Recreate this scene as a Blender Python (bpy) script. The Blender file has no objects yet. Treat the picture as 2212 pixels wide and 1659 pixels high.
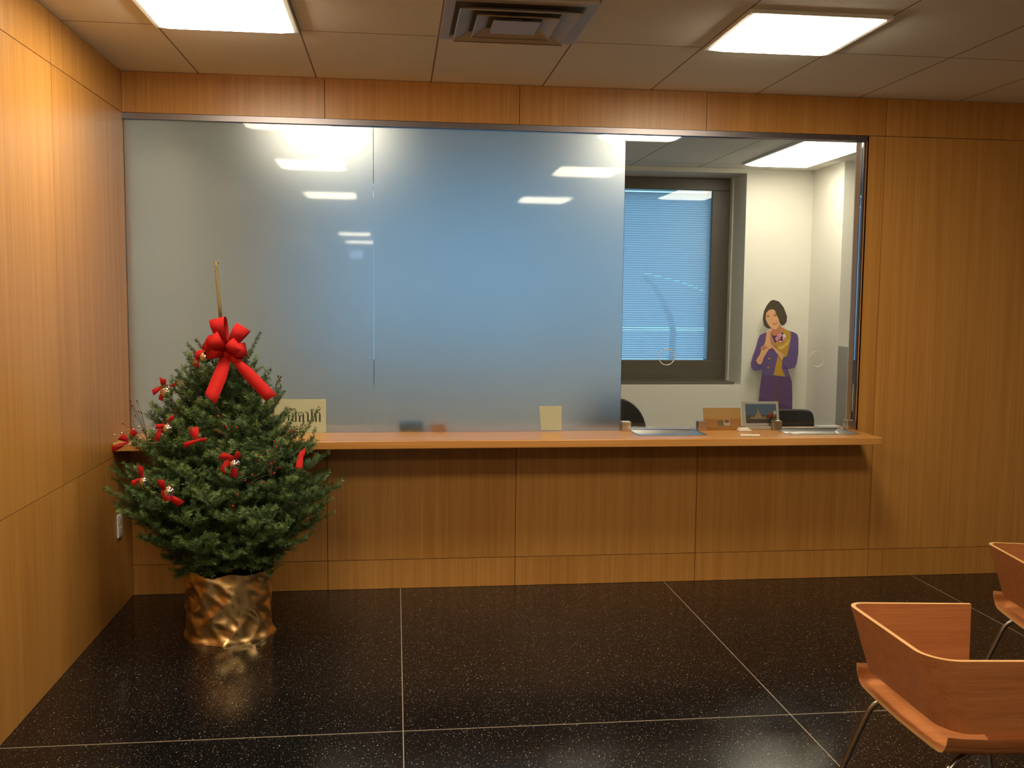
import bpy, bmesh, math, random
import numpy as np
from mathutils import Vector, Matrix
from mathutils.geometry import tessellate_polygon
from mathutils import noise as mnoise
random.seed(7)
SC = bpy.context.scene
COL = SC.collection

# ------------------------------------------------------------------ camera, world, exposure
F, YAW, PITCH, ROLL, CD, CH = 2099.24, 0.12005, -0.08611, 0.00981, 5.39222, 1.62491
CAMPOS = Vector((0, -CD, CH))
_cy, _sy, _cp, _sp, _cr, _sr = math.cos(YAW), math.sin(YAW), math.cos(PITCH), math.sin(PITCH), math.cos(ROLL), math.sin(ROLL)
_r = Vector((_cy, -_sy, 0)); _u = Vector((-_sp*_sy, -_sp*_cy, _cp)); FWD = Vector((_cp*_sy, _cp*_cy, _sp))
RIGHT = _cr*_r + _sr*_u; UP = -_sr*_r + _cr*_u
cam = bpy.data.cameras.new('camera'); camo = bpy.data.objects.new('camera', cam); COL.objects.link(camo)
cam.sensor_fit = 'HORIZONTAL'; cam.sensor_width = 36; cam.lens = F/2212*36; cam.clip_end = 200; cam.clip_start = .05
M = Matrix.Identity(4)
for i in range(3):
    M[i][0] = RIGHT[i]; M[i][1] = UP[i]; M[i][2] = -FWD[i]; M[i][3] = CAMPOS[i]
camo.matrix_world = M
SC.camera = camo
w = bpy.data.worlds.new('evening_sky'); SC.world = w; w.use_nodes = True
w.node_tree.nodes['Background'].inputs[0].default_value = (.25, .52, .80, 1)
w.node_tree.nodes['Background'].inputs[1].default_value = 3.1
SC.view_settings.view_transform = 'Standard'; SC.view_settings.look = 'None'
SC.view_settings.gamma = 1; SC.view_settings.use_curve_mapping = False
SC.view_settings.exposure = 0.10
SC.cycles.max_bounces = 10; SC.cycles.transparent_max_bounces = 16; SC.cycles.transmission_bounces = 10
SC.cycles.use_denoising = True
FRONT_LIGHT = ((1, .85, .60), 31.0)
BACK_LIGHT = ((1, .91, .70), 12.5)

def px(u, v, y):
    "the point of the plane at depth y that a measured photo position belongs to"
    d = FWD + RIGHT*((u-1106)/F) + UP*((829.5-v)/F)
    return CAMPOS + d*((y - CAMPOS.y)/d.y)

# ------------------------------------------------------------------ helpers
class MB:
    def __init__(s): s.v = []; s.f = []; s.m = []; s.p = []
    def add(s, vs, fs, mi=0, pid=0.0):
        n = len(s.v); s.v += [tuple(q) for q in vs]
        for f in fs: s.f.append(tuple(n+i for i in f)); s.m.append(mi); s.p.append(pid)
        return s
    def box(s, x0, x1, y0, y1, z0, z1, mi=0, pid=0.0):
        vs = [(x, y, z) for z in (z0, z1) for y in (y0, y1) for x in (x0, x1)]
        return s.add(vs, [(0,2,3,1),(4,5,7,6),(0,1,5,4),(2,6,7,3),(0,4,6,2),(1,3,7,5)], mi, pid)
    def tube(s, pts, r, seg=8, mi=0, cap=True):
        pts = [Vector(p) for p in pts]; n = len(pts)
        rr = r if isinstance(r, (list, tuple)) else [r]*n
        a = None; base = len(s.v)
        for i, p in enumerate(pts):
            t = (pts[min(i+1, n-1)] - pts[max(i-1, 0)]).normalized()
            if a is None: a = t.orthogonal().normalized()
            a = (a - t*a.dot(t)).normalized(); b = t.cross(a)
            for k in range(seg):
                c = 2*math.pi*k/seg
                s.v.append(tuple(p + (a*math.cos(c) + b*math.sin(c))*rr[i]))
        for i in range(n-1):
            for k in range(seg):
                k2 = (k+1) % seg
                s.f.append((base+i*seg+k, base+i*seg+k2, base+(i+1)*seg+k2, base+(i+1)*seg+k)); s.m.append(mi); s.p.append(0)
        if cap:
            s.f.append(tuple(base+k for k in reversed(range(seg)))); s.m.append(mi); s.p.append(0)
            s.f.append(tuple(base+(n-1)*seg+k for k in range(seg))); s.m.append(mi); s.p.append(0)
        return s
    def sphere(s, c, r, seg=16, mi=0, sc=(1, 1, 1)):
        base = len(s.v); rings = seg//2
        s.v.append((c[0], c[1], c[2]-r*sc[2]))
        for i in range(1, rings):
            t = math.pi*i/rings - math.pi/2
            for k in range(seg):
                q = 2*math.pi*k/seg
                s.v.append((c[0]+r*sc[0]*math.cos(t)*math.cos(q), c[1]+r*sc[1]*math.cos(t)*math.sin(q), c[2]+r*sc[2]*math.sin(t)))
        s.v.append((c[0], c[1], c[2]+r*sc[2])); top = len(s.v)-1
        fs = []
        for k in range(seg):
            k2 = (k+1) % seg
            fs.append((base, base+1+k2, base+1+k))
            for i in range(rings-2):
                a0 = base+1+i*seg
                fs.append((a0+k, a0+k2, a0+seg+k2, a0+seg+k))
            a0 = base+1+(rings-2)*seg
            fs.append((a0+k, a0+k2, top))
        for f in fs: s.f.append(f); s.m.append(mi); s.p.append(0)
        return s
    def sheet(s, A, B, mi=0):
        "strip between two rows of points"
        n = len(A); base = len(s.v)
        s.v += [tuple(p) for p in A] + [tuple(p) for p in B]
        for i in range(n-1): s.f.append((base+i, base+i+1, base+n+i+1, base+n+i)); s.m.append(mi); s.p.append(0)
        return s
    def poly(s, pts, mi=0, depth=None):
        "flat polygon (may be concave); with depth a vector, a solid plate"
        pts = [Vector(p) for p in pts]
        tris = tessellate_polygon([pts]); n = len(pts)
        s.add(pts, tris, mi)
        if depth is not None:
            q = [p + depth for p in pts]
            s.add(q, [tuple(reversed(t)) for t in tris], mi)
            s.add(pts+q, [(i, (i+1) % n, n+(i+1) % n, n+i) for i in range(n)], mi)
        return s
    def build(s, name, mats, parent=None, smooth=False, world=True, bevel=0, solid=0, fix=True, subsurf=0):
        me = bpy.data.meshes.new(name)
        off = Vector((0, 0, 0))
        if parent is not None and world: off = ABS[parent.name]
        me.from_pydata([tuple(Vector(q)-off) for q in s.v], [], s.f)
        for m in (mats if isinstance(mats, (list, tuple)) else [mats]): me.materials.append(m)
        me.polygons.foreach_set('material_index', s.m)
        at = me.attributes.new('pid', 'FLOAT', 'FACE'); at.data.foreach_set('value', s.p)
        if fix:
            bm = bmesh.new(); bm.from_mesh(me); bmesh.ops.recalc_face_normals(bm, faces=bm.faces); bm.to_mesh(me); bm.free()
        if smooth:
            me.polygons.foreach_set('use_smooth', [True]*len(me.polygons))
            if smooth != 'all': me.set_sharp_from_angle(angle=math.radians(40))
        me.update()
        o = bpy.data.objects.new(name, me); COL.objects.link(o)
        if parent is not None: o.parent = parent; ABS[o.name] = off
        else: ABS[o.name] = Vector((0, 0, 0))
        if solid:
            d = o.modifiers.new('solid', 'SOLIDIFY'); d.thickness = solid; d.offset = 0
        if bevel:
            d = o.modifiers.new('bevel', 'BEVEL'); d.width = bevel; d.segments = 2; d.limit_method = 'ANGLE'; d.angle_limit = math.radians(40)
        if subsurf:
            d = o.modifiers.new('sub', 'SUBSURF'); d.levels = subsurf; d.render_levels = subsurf
        return o
ABS = {}
def tag(o, label=None, cat=None, group=None, kind=None):
    if label: o['label'] = label
    if cat: o['category'] = cat
    if group: o['group'] = group
    if kind: o['kind'] = kind
    return o
def empty(name, loc, label, cat, group=None, rz=0):
    o = bpy.data.objects.new(name, None); COL.objects.link(o); o.empty_display_size = .05
    o.location = loc; o.rotation_euler = (0, 0, rz); ABS[o.name] = Vector(loc)
    return tag(o, label, cat, group)
def copy_thing(o, loc, label, group=None, rz=0):
    c = o.copy(); COL.objects.link(c); c.location = loc; c.rotation_euler = (0, 0, rz); c['label'] = label; ABS[c.name] = Vector(loc)
    if group: c['group'] = group
    for ch in o.children:
        d = ch.copy(); COL.objects.link(d); d.parent = c
        for g in ch.children:
            e = g.copy(); COL.objects.link(e); e.parent = d
    return c
def struct(mb, name, mats, **k):
    return tag(mb.build(name, mats, **k), kind='structure')

# ------------------------------------------------------------------ materials
def mat(name):
    m = bpy.data.materials.new(name); m.use_nodes = True
    nt = m.node_tree; nt.nodes.clear()
    out = nt.nodes.new('ShaderNodeOutputMaterial')
    return m, nt, out
def N(nt, t, **k):
    n = nt.nodes.new(t)
    for a, v in k.items():
        if a.startswith('i_'): n.inputs[a[2:].replace('_', ' ')].default_value = v
        else: setattr(n, a, v)
    return n
def L(nt, a, b): nt.links.new(a, b)
def plain(name, col, rough=.5, metal=0, spec=.5, coat=0, bump=0, bscale=200, var=.06, vscale=8, sheen=0):
    m, nt, out = mat(name)
    b = N(nt, 'ShaderNodeBsdfPrincipled'); L(nt, b.outputs[0], out.inputs[0])
    b.inputs['Roughness'].default_value = rough; b.inputs['Metallic'].default_value = metal
    b.inputs['Specular IOR Level'].default_value = spec; b.inputs['Coat Weight'].default_value = coat
    b.inputs['Sheen Weight'].default_value = sheen
    tc = N(nt, 'ShaderNodeTexCoord'); no = N(nt, 'ShaderNodeTexNoise'); no.inputs['Scale'].default_value = vscale; no.inputs['Detail'].default_value = 4
    L(nt, tc.outputs['Object'], no.inputs['Vector'])
    mr = N(nt, 'ShaderNodeMapRange'); mr.inputs['To Min'].default_value = 1-var*2; mr.inputs['To Max'].default_value = 1+var*2
    L(nt, no.outputs['Fac'], mr.inputs['Value'])
    mx = N(nt, 'ShaderNodeVectorMath', operation='SCALE'); mx.inputs[0].default_value = col[:3]; L(nt, mr.outputs[0], mx.inputs['Scale'])
    L(nt, mx.outputs[0], b.inputs['Base Color'])
    if bump:
        n2 = N(nt, 'ShaderNodeTexNoise'); n2.inputs['Scale'].default_value = bscale; n2.inputs['Detail'].default_value = 3
        L(nt, tc.outputs['Object'], n2.inputs['Vector'])
        bp = N(nt, 'ShaderNodeBump'); bp.inputs['Strength'].default_value = bump; bp.inputs['Distance'].default_value = .004
        L(nt, n2.outputs['Fac'], bp.inputs['Height']); L(nt, bp.outputs[0], b.inputs['Normal'])
    return m
def srgb(r, g, b):
    f = lambda c: (c/255/12.92) if c/255 <= .04045 else ((c/255+.055)/1.055)**2.4
    return (f(r), f(g), f(b))
def wood(name, dark, light, sc=(24, 24, .5), sc2=(110, 110, 1.6), rough=.34, spec=.5):
    m, nt, out = mat(name)
    b = N(nt, 'ShaderNodeBsdfPrincipled'); L(nt, b.outputs[0], out.inputs[0])
    b.inputs['Roughness'].default_value = rough; b.inputs['Specular IOR Level'].default_value = spec
    tc = N(nt, 'ShaderNodeTexCoord'); at = N(nt, 'ShaderNodeAttribute', attribute_name='pid')
    ml = N(nt, 'ShaderNodeMath', operation='MULTIPLY'); ml.inputs[1].default_value = 3.71; L(nt, at.outputs['Fac'], ml.inputs[0])
    ad = N(nt, 'ShaderNodeVectorMath', operation='ADD'); L(nt, tc.outputs['Object'], ad.inputs[0]); L(nt, ml.outputs[0], ad.inputs[1])
    res = []
    for s_, det in ((sc, 5), (sc2, 6)):
        vm = N(nt, 'ShaderNodeVectorMath', operation='MULTIPLY'); vm.inputs[1].default_value = s_; L(nt, ad.outputs[0], vm.inputs[0])
        no = N(nt, 'ShaderNodeTexNoise'); no.inputs['Scale'].default_value = 1; no.inputs['Detail'].default_value = det; no.inputs['Distortion'].default_value = .15
        L(nt, vm.outputs[0], no.inputs['Vector']); res.append(no)
    mx = N(nt, 'ShaderNodeMath', operation='ADD'); L(nt, res[0].outputs['Fac'], mx.inputs[0]); L(nt, res[1].outputs['Fac'], mx.inputs[1])
    rp = N(nt, 'ShaderNodeMapRange'); rp.inputs['From Min'].default_value = .7; rp.inputs['From Max'].default_value = 1.3; L(nt, mx.outputs[0], rp.inputs['Value'])
    # each veneer leaf a touch lighter or darker
    wn = N(nt, 'ShaderNodeTexWhiteNoise', noise_dimensions='1D'); L(nt, at.outputs['Fac'], wn.inputs['W'])
    m2 = N(nt, 'ShaderNodeMapRange'); m2.inputs['To Min'].default_value = -.14; m2.inputs['To Max'].default_value = .14; L(nt, wn.outputs['Value'], m2.inputs['Value'])
    a2 = N(nt, 'ShaderNodeMath', operation='ADD', use_clamp=True); L(nt, rp.outputs[0], a2.inputs[0]); L(nt, m2.outputs[0], a2.inputs[1])
    cm = N(nt, 'ShaderNodeMix', data_type='RGBA'); cm.inputs['A'].default_value = (*dark, 1); cm.inputs['B'].default_value = (*light, 1)
    L(nt, a2.outputs[0], cm.inputs['Factor']); L(nt, cm.outputs['Result'], b.inputs['Base Color'])
    return m
def emit(name, col, strength):
    m, nt, out = mat(name); e = N(nt, 'ShaderNodeEmission'); e.inputs[0].default_value = (*col, 1); e.inputs[1].default_value = strength
    L(nt, e.outputs[0], out.inputs[0]); return m
def clear_glass(name, tint=(1, 1, 1), refl=1.0):
    m, nt, out = mat(name)
    t = N(nt, 'ShaderNodeBsdfTransparent'); t.inputs[0].default_value = (*tint, 1)
    g = N(nt, 'ShaderNodeBsdfAnisotropic'); g.inputs['Roughness'].default_value = 0.0
    fr = N(nt, 'ShaderNodeFresnel'); fr.inputs['IOR'].default_value = 1.5
    mu = N(nt, 'ShaderNodeMath', operation='MULTIPLY', use_clamp=True); mu.inputs[1].default_value = refl; L(nt, fr.outputs[0], mu.inputs[0])
    mx = N(nt, 'ShaderNodeMixShader'); L(nt, mu.outputs[0], mx.inputs[0]); L(nt, t.outputs[0], mx.inputs[1]); L(nt, g.outputs[0], mx.inputs[2])
    L(nt, mx.outputs[0], out.inputs[0]); return m
def frosted_front(name):
    m, nt, out = mat(name)
    t = N(nt, 'ShaderNodeBsdfRefraction'); t.inputs['Roughness'].default_value = 0.0; t.inputs['IOR'].default_value = 1.45
    g = N(nt, 'ShaderNodeBsdfAnisotropic'); g.inputs['Roughness'].default_value = 0.03
    fr = N(nt, 'ShaderNodeFresnel'); fr.inputs['IOR'].default_value = 1.45
    mx = N(nt, 'ShaderNodeMixShader'); L(nt, fr.outputs[0], mx.inputs[0]); L(nt, t.outputs[0], mx.inputs[1]); L(nt, g.outputs[0], mx.inputs[2])
    L(nt, mx.outputs[0], out.inputs[0]); return m
def frosted_back(name):
    m, nt, out = mat(name)
    t = N(nt, 'ShaderNodeBsdfRefraction'); t.inputs['Roughness'].default_value = .66; t.inputs['IOR'].default_value = 1.45; t.inputs[0].default_value = (.96, .98, .97, 1)
    d = N(nt, 'ShaderNodeBsdfTranslucent'); d.inputs[0].default_value = (.9, .93, .92, 1)
    m1 = N(nt, 'ShaderNodeMixShader'); m1.inputs[0].default_value = .08; L(nt, t.outputs[0], m1.inputs[1]); L(nt, d.outputs[0], m1.inputs[2])
    L(nt, m1.outputs[0], out.inputs[0]); return m
def terrazzo(name):
    m, nt, out = mat(name)
    b = N(nt, 'ShaderNodeBsdfPrincipled'); L(nt, b.outputs[0], out.inputs[0])
    b.inputs['Roughness'].default_value = .2; b.inputs['Specular IOR Level'].default_value = .35
    tc = N(nt, 'ShaderNodeTexCoord')
    col = None
    def layer(scale, thr, prev, sat, keep):
        vo = N(nt, 'ShaderNodeTexVoronoi', voronoi_dimensions='2D'); vo.inputs['Scale'].default_value = scale; L(nt, tc.outputs['Object'], vo.inputs['Vector'])
        sx = N(nt, 'ShaderNodeSeparateColor'); L(nt, vo.outputs['Color'], sx.inputs[0])
        th = N(nt, 'ShaderNodeMath', operation='MULTIPLY'); th.inputs[1].default_value = thr; L(nt, sx.outputs[0], th.inputs[0])
        lt = N(nt, 'ShaderNodeMath', operation='LESS_THAN'); L(nt, vo.outputs['Distance'], lt.inputs[0]); L(nt, th.outputs[0], lt.inputs[1])
        kp = N(nt, 'ShaderNodeMath', operation='GREATER_THAN'); kp.inputs[1].default_value = keep; L(nt, sx.outputs[1], kp.inputs[0])
        f = N(nt, 'ShaderNodeMath', operation='MULTIPLY'); L(nt, lt.outputs[0], f.inputs[0]); L(nt, kp.outputs[0], f.inputs[1])
        hs = N(nt, 'ShaderNodeValToRGB'); e = hs.color_ramp.elements; hs.color_ramp.interpolation = 'CONSTANT'
        e[0].color = (.34, .31, .25, 1); e[1].position = .3; e[1].color = (.45, .38, .20, 1)
        q = hs.color_ramp.elements.new(.55); q.color = (.16, .17, .19, 1)
        q = hs.color_ramp.elements.new(.8); q.color = (.55, .53, .48, 1)
        q = hs.color_ramp.elements.new(.95); q.color = (.35, .17, .12, 1)
        L(nt, sx.outputs[2], hs.inputs[0])
        mx = N(nt, 'ShaderNodeMix', data_type='RGBA'); L(nt, f.outputs[0], mx.inputs['Factor']); L(nt, prev, mx.inputs['A']); L(nt, hs.outputs[0], mx.inputs['B'])
        return mx.outputs['Result']
    no = N(nt, 'ShaderNodeTexNoise'); no.inputs['Scale'].default_value = 130; no.inputs['Detail'].default_value = 3; L(nt, tc.outputs['Object'], no.inputs['Vector'])
    rp = N(nt, 'ShaderNodeValToRGB'); rp.color_ramp.elements[0].position = .35; rp.color_ramp.elements[0].color = (.0028, .0026, .003, 1); rp.color_ramp.elements[1].position = .75; rp.color_ramp.elements[1].color = (.013, .012, .014, 1)
    L(nt, no.outputs['Fac'], rp.inputs[0])
    c = layer(120, .20, rp.outputs[0], 1, .82)
    c = layer(62, .15, c, 1, .86)
    c = layer(210, .24, c, 1, .84)
    L(nt, c, b.inputs['Base Color'])
    n2 = N(nt, 'ShaderNodeTexNoise'); n2.inputs['Scale'].default_value = 3; n2.inputs['Detail'].default_value = 5; L(nt, tc.outputs['Object'], n2.inputs['Vector'])
    r2 = N(nt, 'ShaderNodeMapRange'); r2.inputs['From Min'].default_value = .3; r2.inputs['From Max'].default_value = .7; r2.inputs['To Min'].default_value = .12; r2.inputs['To Max'].default_value = .22; L(nt, n2.outputs['Fac'], r2.inputs['Value']); L(nt, r2.outputs[0], b.inputs['Roughness'])
    return m
def ceiling_mat(name):
    m, nt, out = mat(name)
    b = N(nt, 'ShaderNodeBsdfPrincipled'); L(nt, b.outputs[0], out.inputs[0]); b.inputs['Roughness'].default_value = .9; b.inputs['Specular IOR Level'].default_value = .1
    tc = N(nt, 'ShaderNodeTexCoord'); sp = N(nt, 'ShaderNodeSeparateXYZ'); L(nt, tc.outputs['Object'], sp.inputs[0])
    def line(o, off, per):
        a = N(nt, 'ShaderNodeMath', operation='SUBTRACT'); a.inputs[1].default_value = off; L(nt, o, a.inputs[0])
        d = N(nt, 'ShaderNodeMath', operation='PINGPONG'); d.inputs[1].default_value = per/2; L(nt, a.outputs[0], d.inputs[0])
        c = N(nt, 'ShaderNodeMath', operation='LESS_THAN'); c.inputs[1].default_value = .0042; L(nt, d.outputs[0], c.inputs[0]); return c.outputs[0]
    # pingpong distance is zero on multiples of the period
    a = line(sp.outputs['X'], .193, .6096); c = line(sp.outputs['Y'], -.92, 1.2192)
    mxm = N(nt, 'ShaderNodeMath', operation='MAXIMUM'); L(nt, a, mxm.inputs[0]); L(nt, c, mxm.inputs[1])
    no = N(nt, 'ShaderNodeTexNoise'); no.inputs['Scale'].default_value = 220; no.inputs['Detail'].default_value = 2; L(nt, tc.outputs['Object'], no.inputs['Vector'])
    rp = N(nt, 'ShaderNodeMix', data_type='RGBA'); rp.inputs['A'].default_value = (.80, .78, .72, 1); rp.inputs['B'].default_value = (.89, .87, .81, 1); L(nt, no.outputs['Fac'], rp.inputs['Factor'])
    mx = N(nt, 'ShaderNodeMix', data_type='RGBA'); mx.inputs['B'].default_value = (.30, .26, .22, 1)
    L(nt, mxm.outputs[0], mx.inputs['Factor']); L(nt, rp.outputs['Result'], mx.inputs['A']); L(nt, mx.outputs['Result'], b.inputs['Base Color'])
    return m
WOOD = wood('veneer_vertical', (.40, .178, .036), (.545, .268, .069))
WOODX = wood('ledge_wood', (.46, .20, .045), (.64, .32, .10), sc=(.6, 24, 24), sc2=(1.6, 110, 110), rough=.3)
PLY = wood('chair_plywood', (.36, .125, .038), (.52, .20, .07), sc=(2.5, 26, 40), sc2=(7, 120, 160), rough=.36)
PLYEDGE = plain('plywood_edge', (.62, .34, .13), .5)
SEAM = plain('seam_backing', (.03, .014, .006), .8)  # dark backing that shows through the open panel joints
FLOOR = terrazzo('dark_terrazzo'); CEIL = ceiling_mat('ceiling_tile')
STRIP = plain('zinc_strip', (.36, .30, .22), .4, .2)
WHITEWALL = plain('white_paint', (.74, .72, .65), .55, var=.01)
HALL = plain('hall_paint', (.66, .57, .45), .6, var=.02)
BRONZE = plain('bronze_frame', (.095, .082, .062), .4)
STEEL = plain('brushed_steel', (.48, .46, .44), .3, 1, var=.08, vscale=30)
TRACK = plain('channel_metal', (.22, .20, .22), .35, .9)
CHROME = plain('chrome', (.75, .74, .72), .12, 1)
LEGSTEEL = plain('leg_steel', (.40, .37, .35), .28, 1)
SILVER = plain('mirror_silver', (.83, .80, .76), .09, 1, var=.01)
GOLD = plain('gold_foil', (.86, .58, .26), .36, 1, bump=.22, bscale=30, var=.05)
RED = plain('red_ribbon', (.43, .013, .012), .8, spec=.15, var=.08)
BERRY = plain('berry_red', (.45, .012, .012), .2)
BERRYD = plain('berry_dark', (.14, .012, .014), .25)
TWIG = plain('berry_wire', (.10, .06, .04), .6)
NEEDLE = plain('fir_needles', (.045, .095, .022), .6, var=.2, vscale=14)
NEEDLE2 = plain('fir_needles_pale', (.105, .165, .04), .6, var=.2, vscale=14)
BARK = plain('bark', (.20, .14, .065), .8, bump=.5, bscale=120, var=.15)
LEADER = plain('leader_shoot', (.22, .17, .055), .75, bump=.4, bscale=200)
WHITE = plain('white_plastic', (.78, .76, .70), .4)
PAPER = plain('paper', (.86, .84, .78), .7, var=.01)
GREENPAPER = plain('pale_green_paper', (.43, .455, .31), .7, var=.01)
BLACKF = plain('black_fabric', (.022, .021, .02), .75, bump=.2, bscale=400)
BLACKP = plain('black_plastic', (.02, .02, .02), .4)
INK = plain('black_ink', (.02, .018, .014), .6)
CLEAR = clear_glass('clear_glass', (.985, .99, .985))
WINPANE = clear_glass('window_glass', (.96, .98, .98))
FROSTF = frosted_front('frosted_face'); FROSTB = frosted_back('frosted_rear')
GREYM = plain('grey_metal', (.30, .29, .27), .45)
E1 = emit('front_diffuser', *FRONT_LIGHT); E3 = emit('soft_diffuser', BACK_LIGHT[0], 10.0); E2 = emit('back_diffuser', *BACK_LIGHT)

# ------------------------------------------------------------------ setting
H = 2.797; XL = -1.419; XR = 6.2; YB = 3.007; YREAR = -16.0
ZL = .885; ZLB = .843; ZH = 2.584; OX = 2.69
struct(MB().box(XL-.1, XR+.1, YREAR-.1, 3.6, -.1, 0), 'floor', FLOOR)
struct(MB().box(XL-.1, XR+.1, YREAR-.1, 3.6, H, H+.1), 'ceiling', CEIL)
fl = MB()
for k in range(-1, 4): fl.box(.029+1.524*k-.0018, .029+1.524*k+.0018, YREAR, -.001, 0, .0012)
for k in range(0, 8): fl.box(XL, XR, -1.83-1.86*k-.0018, -1.83-1.86*k+.0018, 0, .0011)
struct(fl, 'trim_1', STRIP)

def panels(mb, axis, cuts, zc, face, back, g=.0016):
    "veneer panels with open joints over a dark backing; axis 0: wall runs along x, 1: along y"
    k = 0
    for i in range(len(cuts)-1):
        for j in range(len(zc)-1):
            k += 1
            a, b, c, d = cuts[i]+g, cuts[i+1]-g, zc[j]+g, zc[j+1]-g
            if axis == 0: mb.box(a, b, min(face, back), max(face, back), c, d, 0, k + face)
            else: mb.box(min(face, back), max(face, back), a, b, c, d, 0, k + 20.5)
# wall with the service opening
S = [-.374, .678, 1.735, 2.80]
wb = MB()
panels(wb, 0, [XL] + S, [0, .167, ZLB-.001], 0, .018)
panels(wb, 0, [OX, S[3]], [ZLB-.004, ZH], 0, .018)
for a, b in ((S[3], 3.95), (3.95, 5.1), (5.1, XR)): panels(wb, 0, [a, b], [0, .167, ZH, H], 0, .018)
panels(wb, 0, [XL] + S, [ZH, H], 0, .018)
wb.box(XL, OX, .018, .12, 0, ZLB-.001, 1); wb.box(OX, XR, .018, .12, 0, H, 1); wb.box(XL, OX, .018, .12, ZH+.001, H, 1)
wb.box(OX-.002, OX+.01, .0, .122, ZL, ZH, 0)      # jamb
struct(wb, 'wall_back', [WOOD, SEAM])
# left wall of veneer
wl = MB()
cy = [-16, -13.4, -10.8, -8.2, -5.6, -3.4, -2.2, -1.06, 0]
panels(wl, 1, cy, [0, .811, ZH, H], XL, XL-.018)
wl.box(XL-.1, XL-.018, YREAR, .12, 0, H, 1); wl.box(XL-.018, XL, .0, .12, 0, H, 0, 33)
struct(wl, 'wall_left', [WOOD, SEAM])
struct(MB().box(XL-.1, XR+.1, YREAR-.1, YREAR, 0, H), 'wall_rear', HALL)
struct(MB().box(XR, XR+.1, YREAR, 0, 0, H), 'wall_right', HALL)
# office behind
WX0, WX1, WZ0, WZ1 = -.85, 3.085, .885, 2.76
wf = MB()
wf.box(XL-.1, WX0, YB, 3.55, 0, H); wf.box(WX1, 3.75, YB, 3.55, 0, H)
wf.box(WX0, WX1, YB, 3.55, 0, WZ0); wf.box(WX0, WX1, YB, 3.55, WZ1, H)
struct(wf, 'wall_far', WHITEWALL)
struct(MB().box(XL-.1, XL, .12, YB, 0, H), 'wall_far_left', WHITEWALL)
struct(MB().box(3.70, 5.2, 2.40, 3.55, 0, H).box(5.2, 5.3, .12, 2.4, 0, H), 'wall_far_right', WHITEWALL)
struct(MB().box(XL, OX, .12, .135, ZH, H).box(OX, 5.2, .12, .135, 0, H).box(XL, OX, .12, .135, 0, ZLB-.001), 'wall_near', WHITEWALL)
# window
win = MB(); fy0, fy1 = 3.395, 3.55
win.box(WX0, WX1-.012, fy0, fy1, 2.647, WZ1); win.box(WX0, WX1-.012, fy0, fy1, WZ0, 1.083)
win.box(2.905, WX1-.012, fy0, fy1, 1.083, 2.647); win.box(WX0, WX0+.16, fy0, fy1, 1.083, 2.647); win.box(.27, .41, fy0, fy1, 1.083, 2.647); win.box(1.54, 1.68, fy0, fy1, 1.083, 2.647)
wo = struct(win, 'window_1', BRONZE, bevel=.004)
for x0, x1 in ((WX0+.16, .27), (.41, 1.54)): MB().box(x0, x1, 3.41, 3.416, 1.083, 2.647).build('pane', WINPANE, wo)
MB().box(1.68, 2.905, 3.41, 3.416, 1.083, 2.647).build('pane', WINPANE, wo)
MB().box(WX0, WX1-.04, 3.06, 3.395, WZ0-.001, WZ0+.022).build('sill', BRONZE, wo, bevel=.004)
MB().box(WX1-.012, WX1-.0005, 3.33, 3.40, WZ0, WZ1).build('casing_bead', WHITE, wo)
# header channel over the glass
struct(MB().box(XL, OX, -.002, .012, 2.553, ZH-.001).box(XL, OX, .034, .05, 2.553, ZH-.001).box(XL, OX, .012, .034, 2.572, ZH-.001), 'trim_2', TRACK)
struct(MB().box(OX-.014, OX-.003, .004, .044, ZL+.001, 2.552), 'trim_3', TRACK)

# ------------------------------------------------------------------ ceiling lights and vent
def ceiling_light(x0, x1, y0, y1, em, label, group, proto=[None]):
    c = Vector(((x0+x1)/2, (y0+y1)/2, H))
    t = empty('ceiling_light', c, label, 'ceiling light', group)
    f = MB(); e = .022; z0 = H-.016
    f.box(x0, x1, y0, y0+e, z0, H); f.box(x0, x1, y1-e, y1, z0, H); f.box(x0, x0+e, y0+e, y1-e, z0, H); f.box(x1-e, x1, y0+e, y1-e, z0, H)
    f.build('frame', WHITE, t, bevel=.003)
    d = MB().box(x0+e, x1-e, y0+e, y1-e, H-.016, H-.001); e2 = .05; d.add([(x0+e, y0+e, H-.016), (x1-e, y0+e, H-.016), (x1-e, y1-e, H-.016), (x0+e, y1-e, H-.016), (x0+e+e2, y0+e+e2, H-.034), (x1-e-e2, y0+e+e2, H-.034), (x1-e-e2, y1-e-e2, H-.034), (x0+e+e2, y1-e-e2, H-.034)], [(0,1,5,4),(1,2,6,5),(2,3,7,6),(3,0,4,7),(4,5,6,7)]); d.build('diffuser', em, t)  # lens shape bowed below the frame to throw a halo onto the ceiling
    return t
a0, b0 = -1.026, 1.412
G1 = 'recessed square lights of the lobby ceiling'
def sq(x, y, label): return ceiling_light(x, x+.6096, y-.6096, y, E1, label, G1)
l1 = sq(a0, -.92, 'square ceiling light at upper left, nearest the left wood wall')
l2 = sq(b0, -.92, 'square ceiling light at upper right, to the right of the air vent')
rows = [(-2.99, 'second'), (-5.50, 'third')]
for y, n in rows:
    copy_thing(l1, (a0+.3048, y-.3048, H), 'square ceiling light mirrored in the left frosted pane, %s of its row' % n, G1)
    copy_thing(l2, (b0+.3048, y-.3048, H), 'square ceiling light mirrored in the right frosted pane, %s of its row' % n, G1)
for y, n in ((-12.05, 'fourth'), (-14.5, 'farthest')):
    copy_thing(l1, (a0+.3048, y-.3048, H), 'small thin ceiling light reflection in the left frosted pane, %s of its row' % n, G1)
G3 = 'square lights of the office ceiling'
ceiling_light(2.91, 3.52, 1.40, 2.665, E2, 'bright long ceiling light over the office, seen through the clear pane', None)
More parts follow.
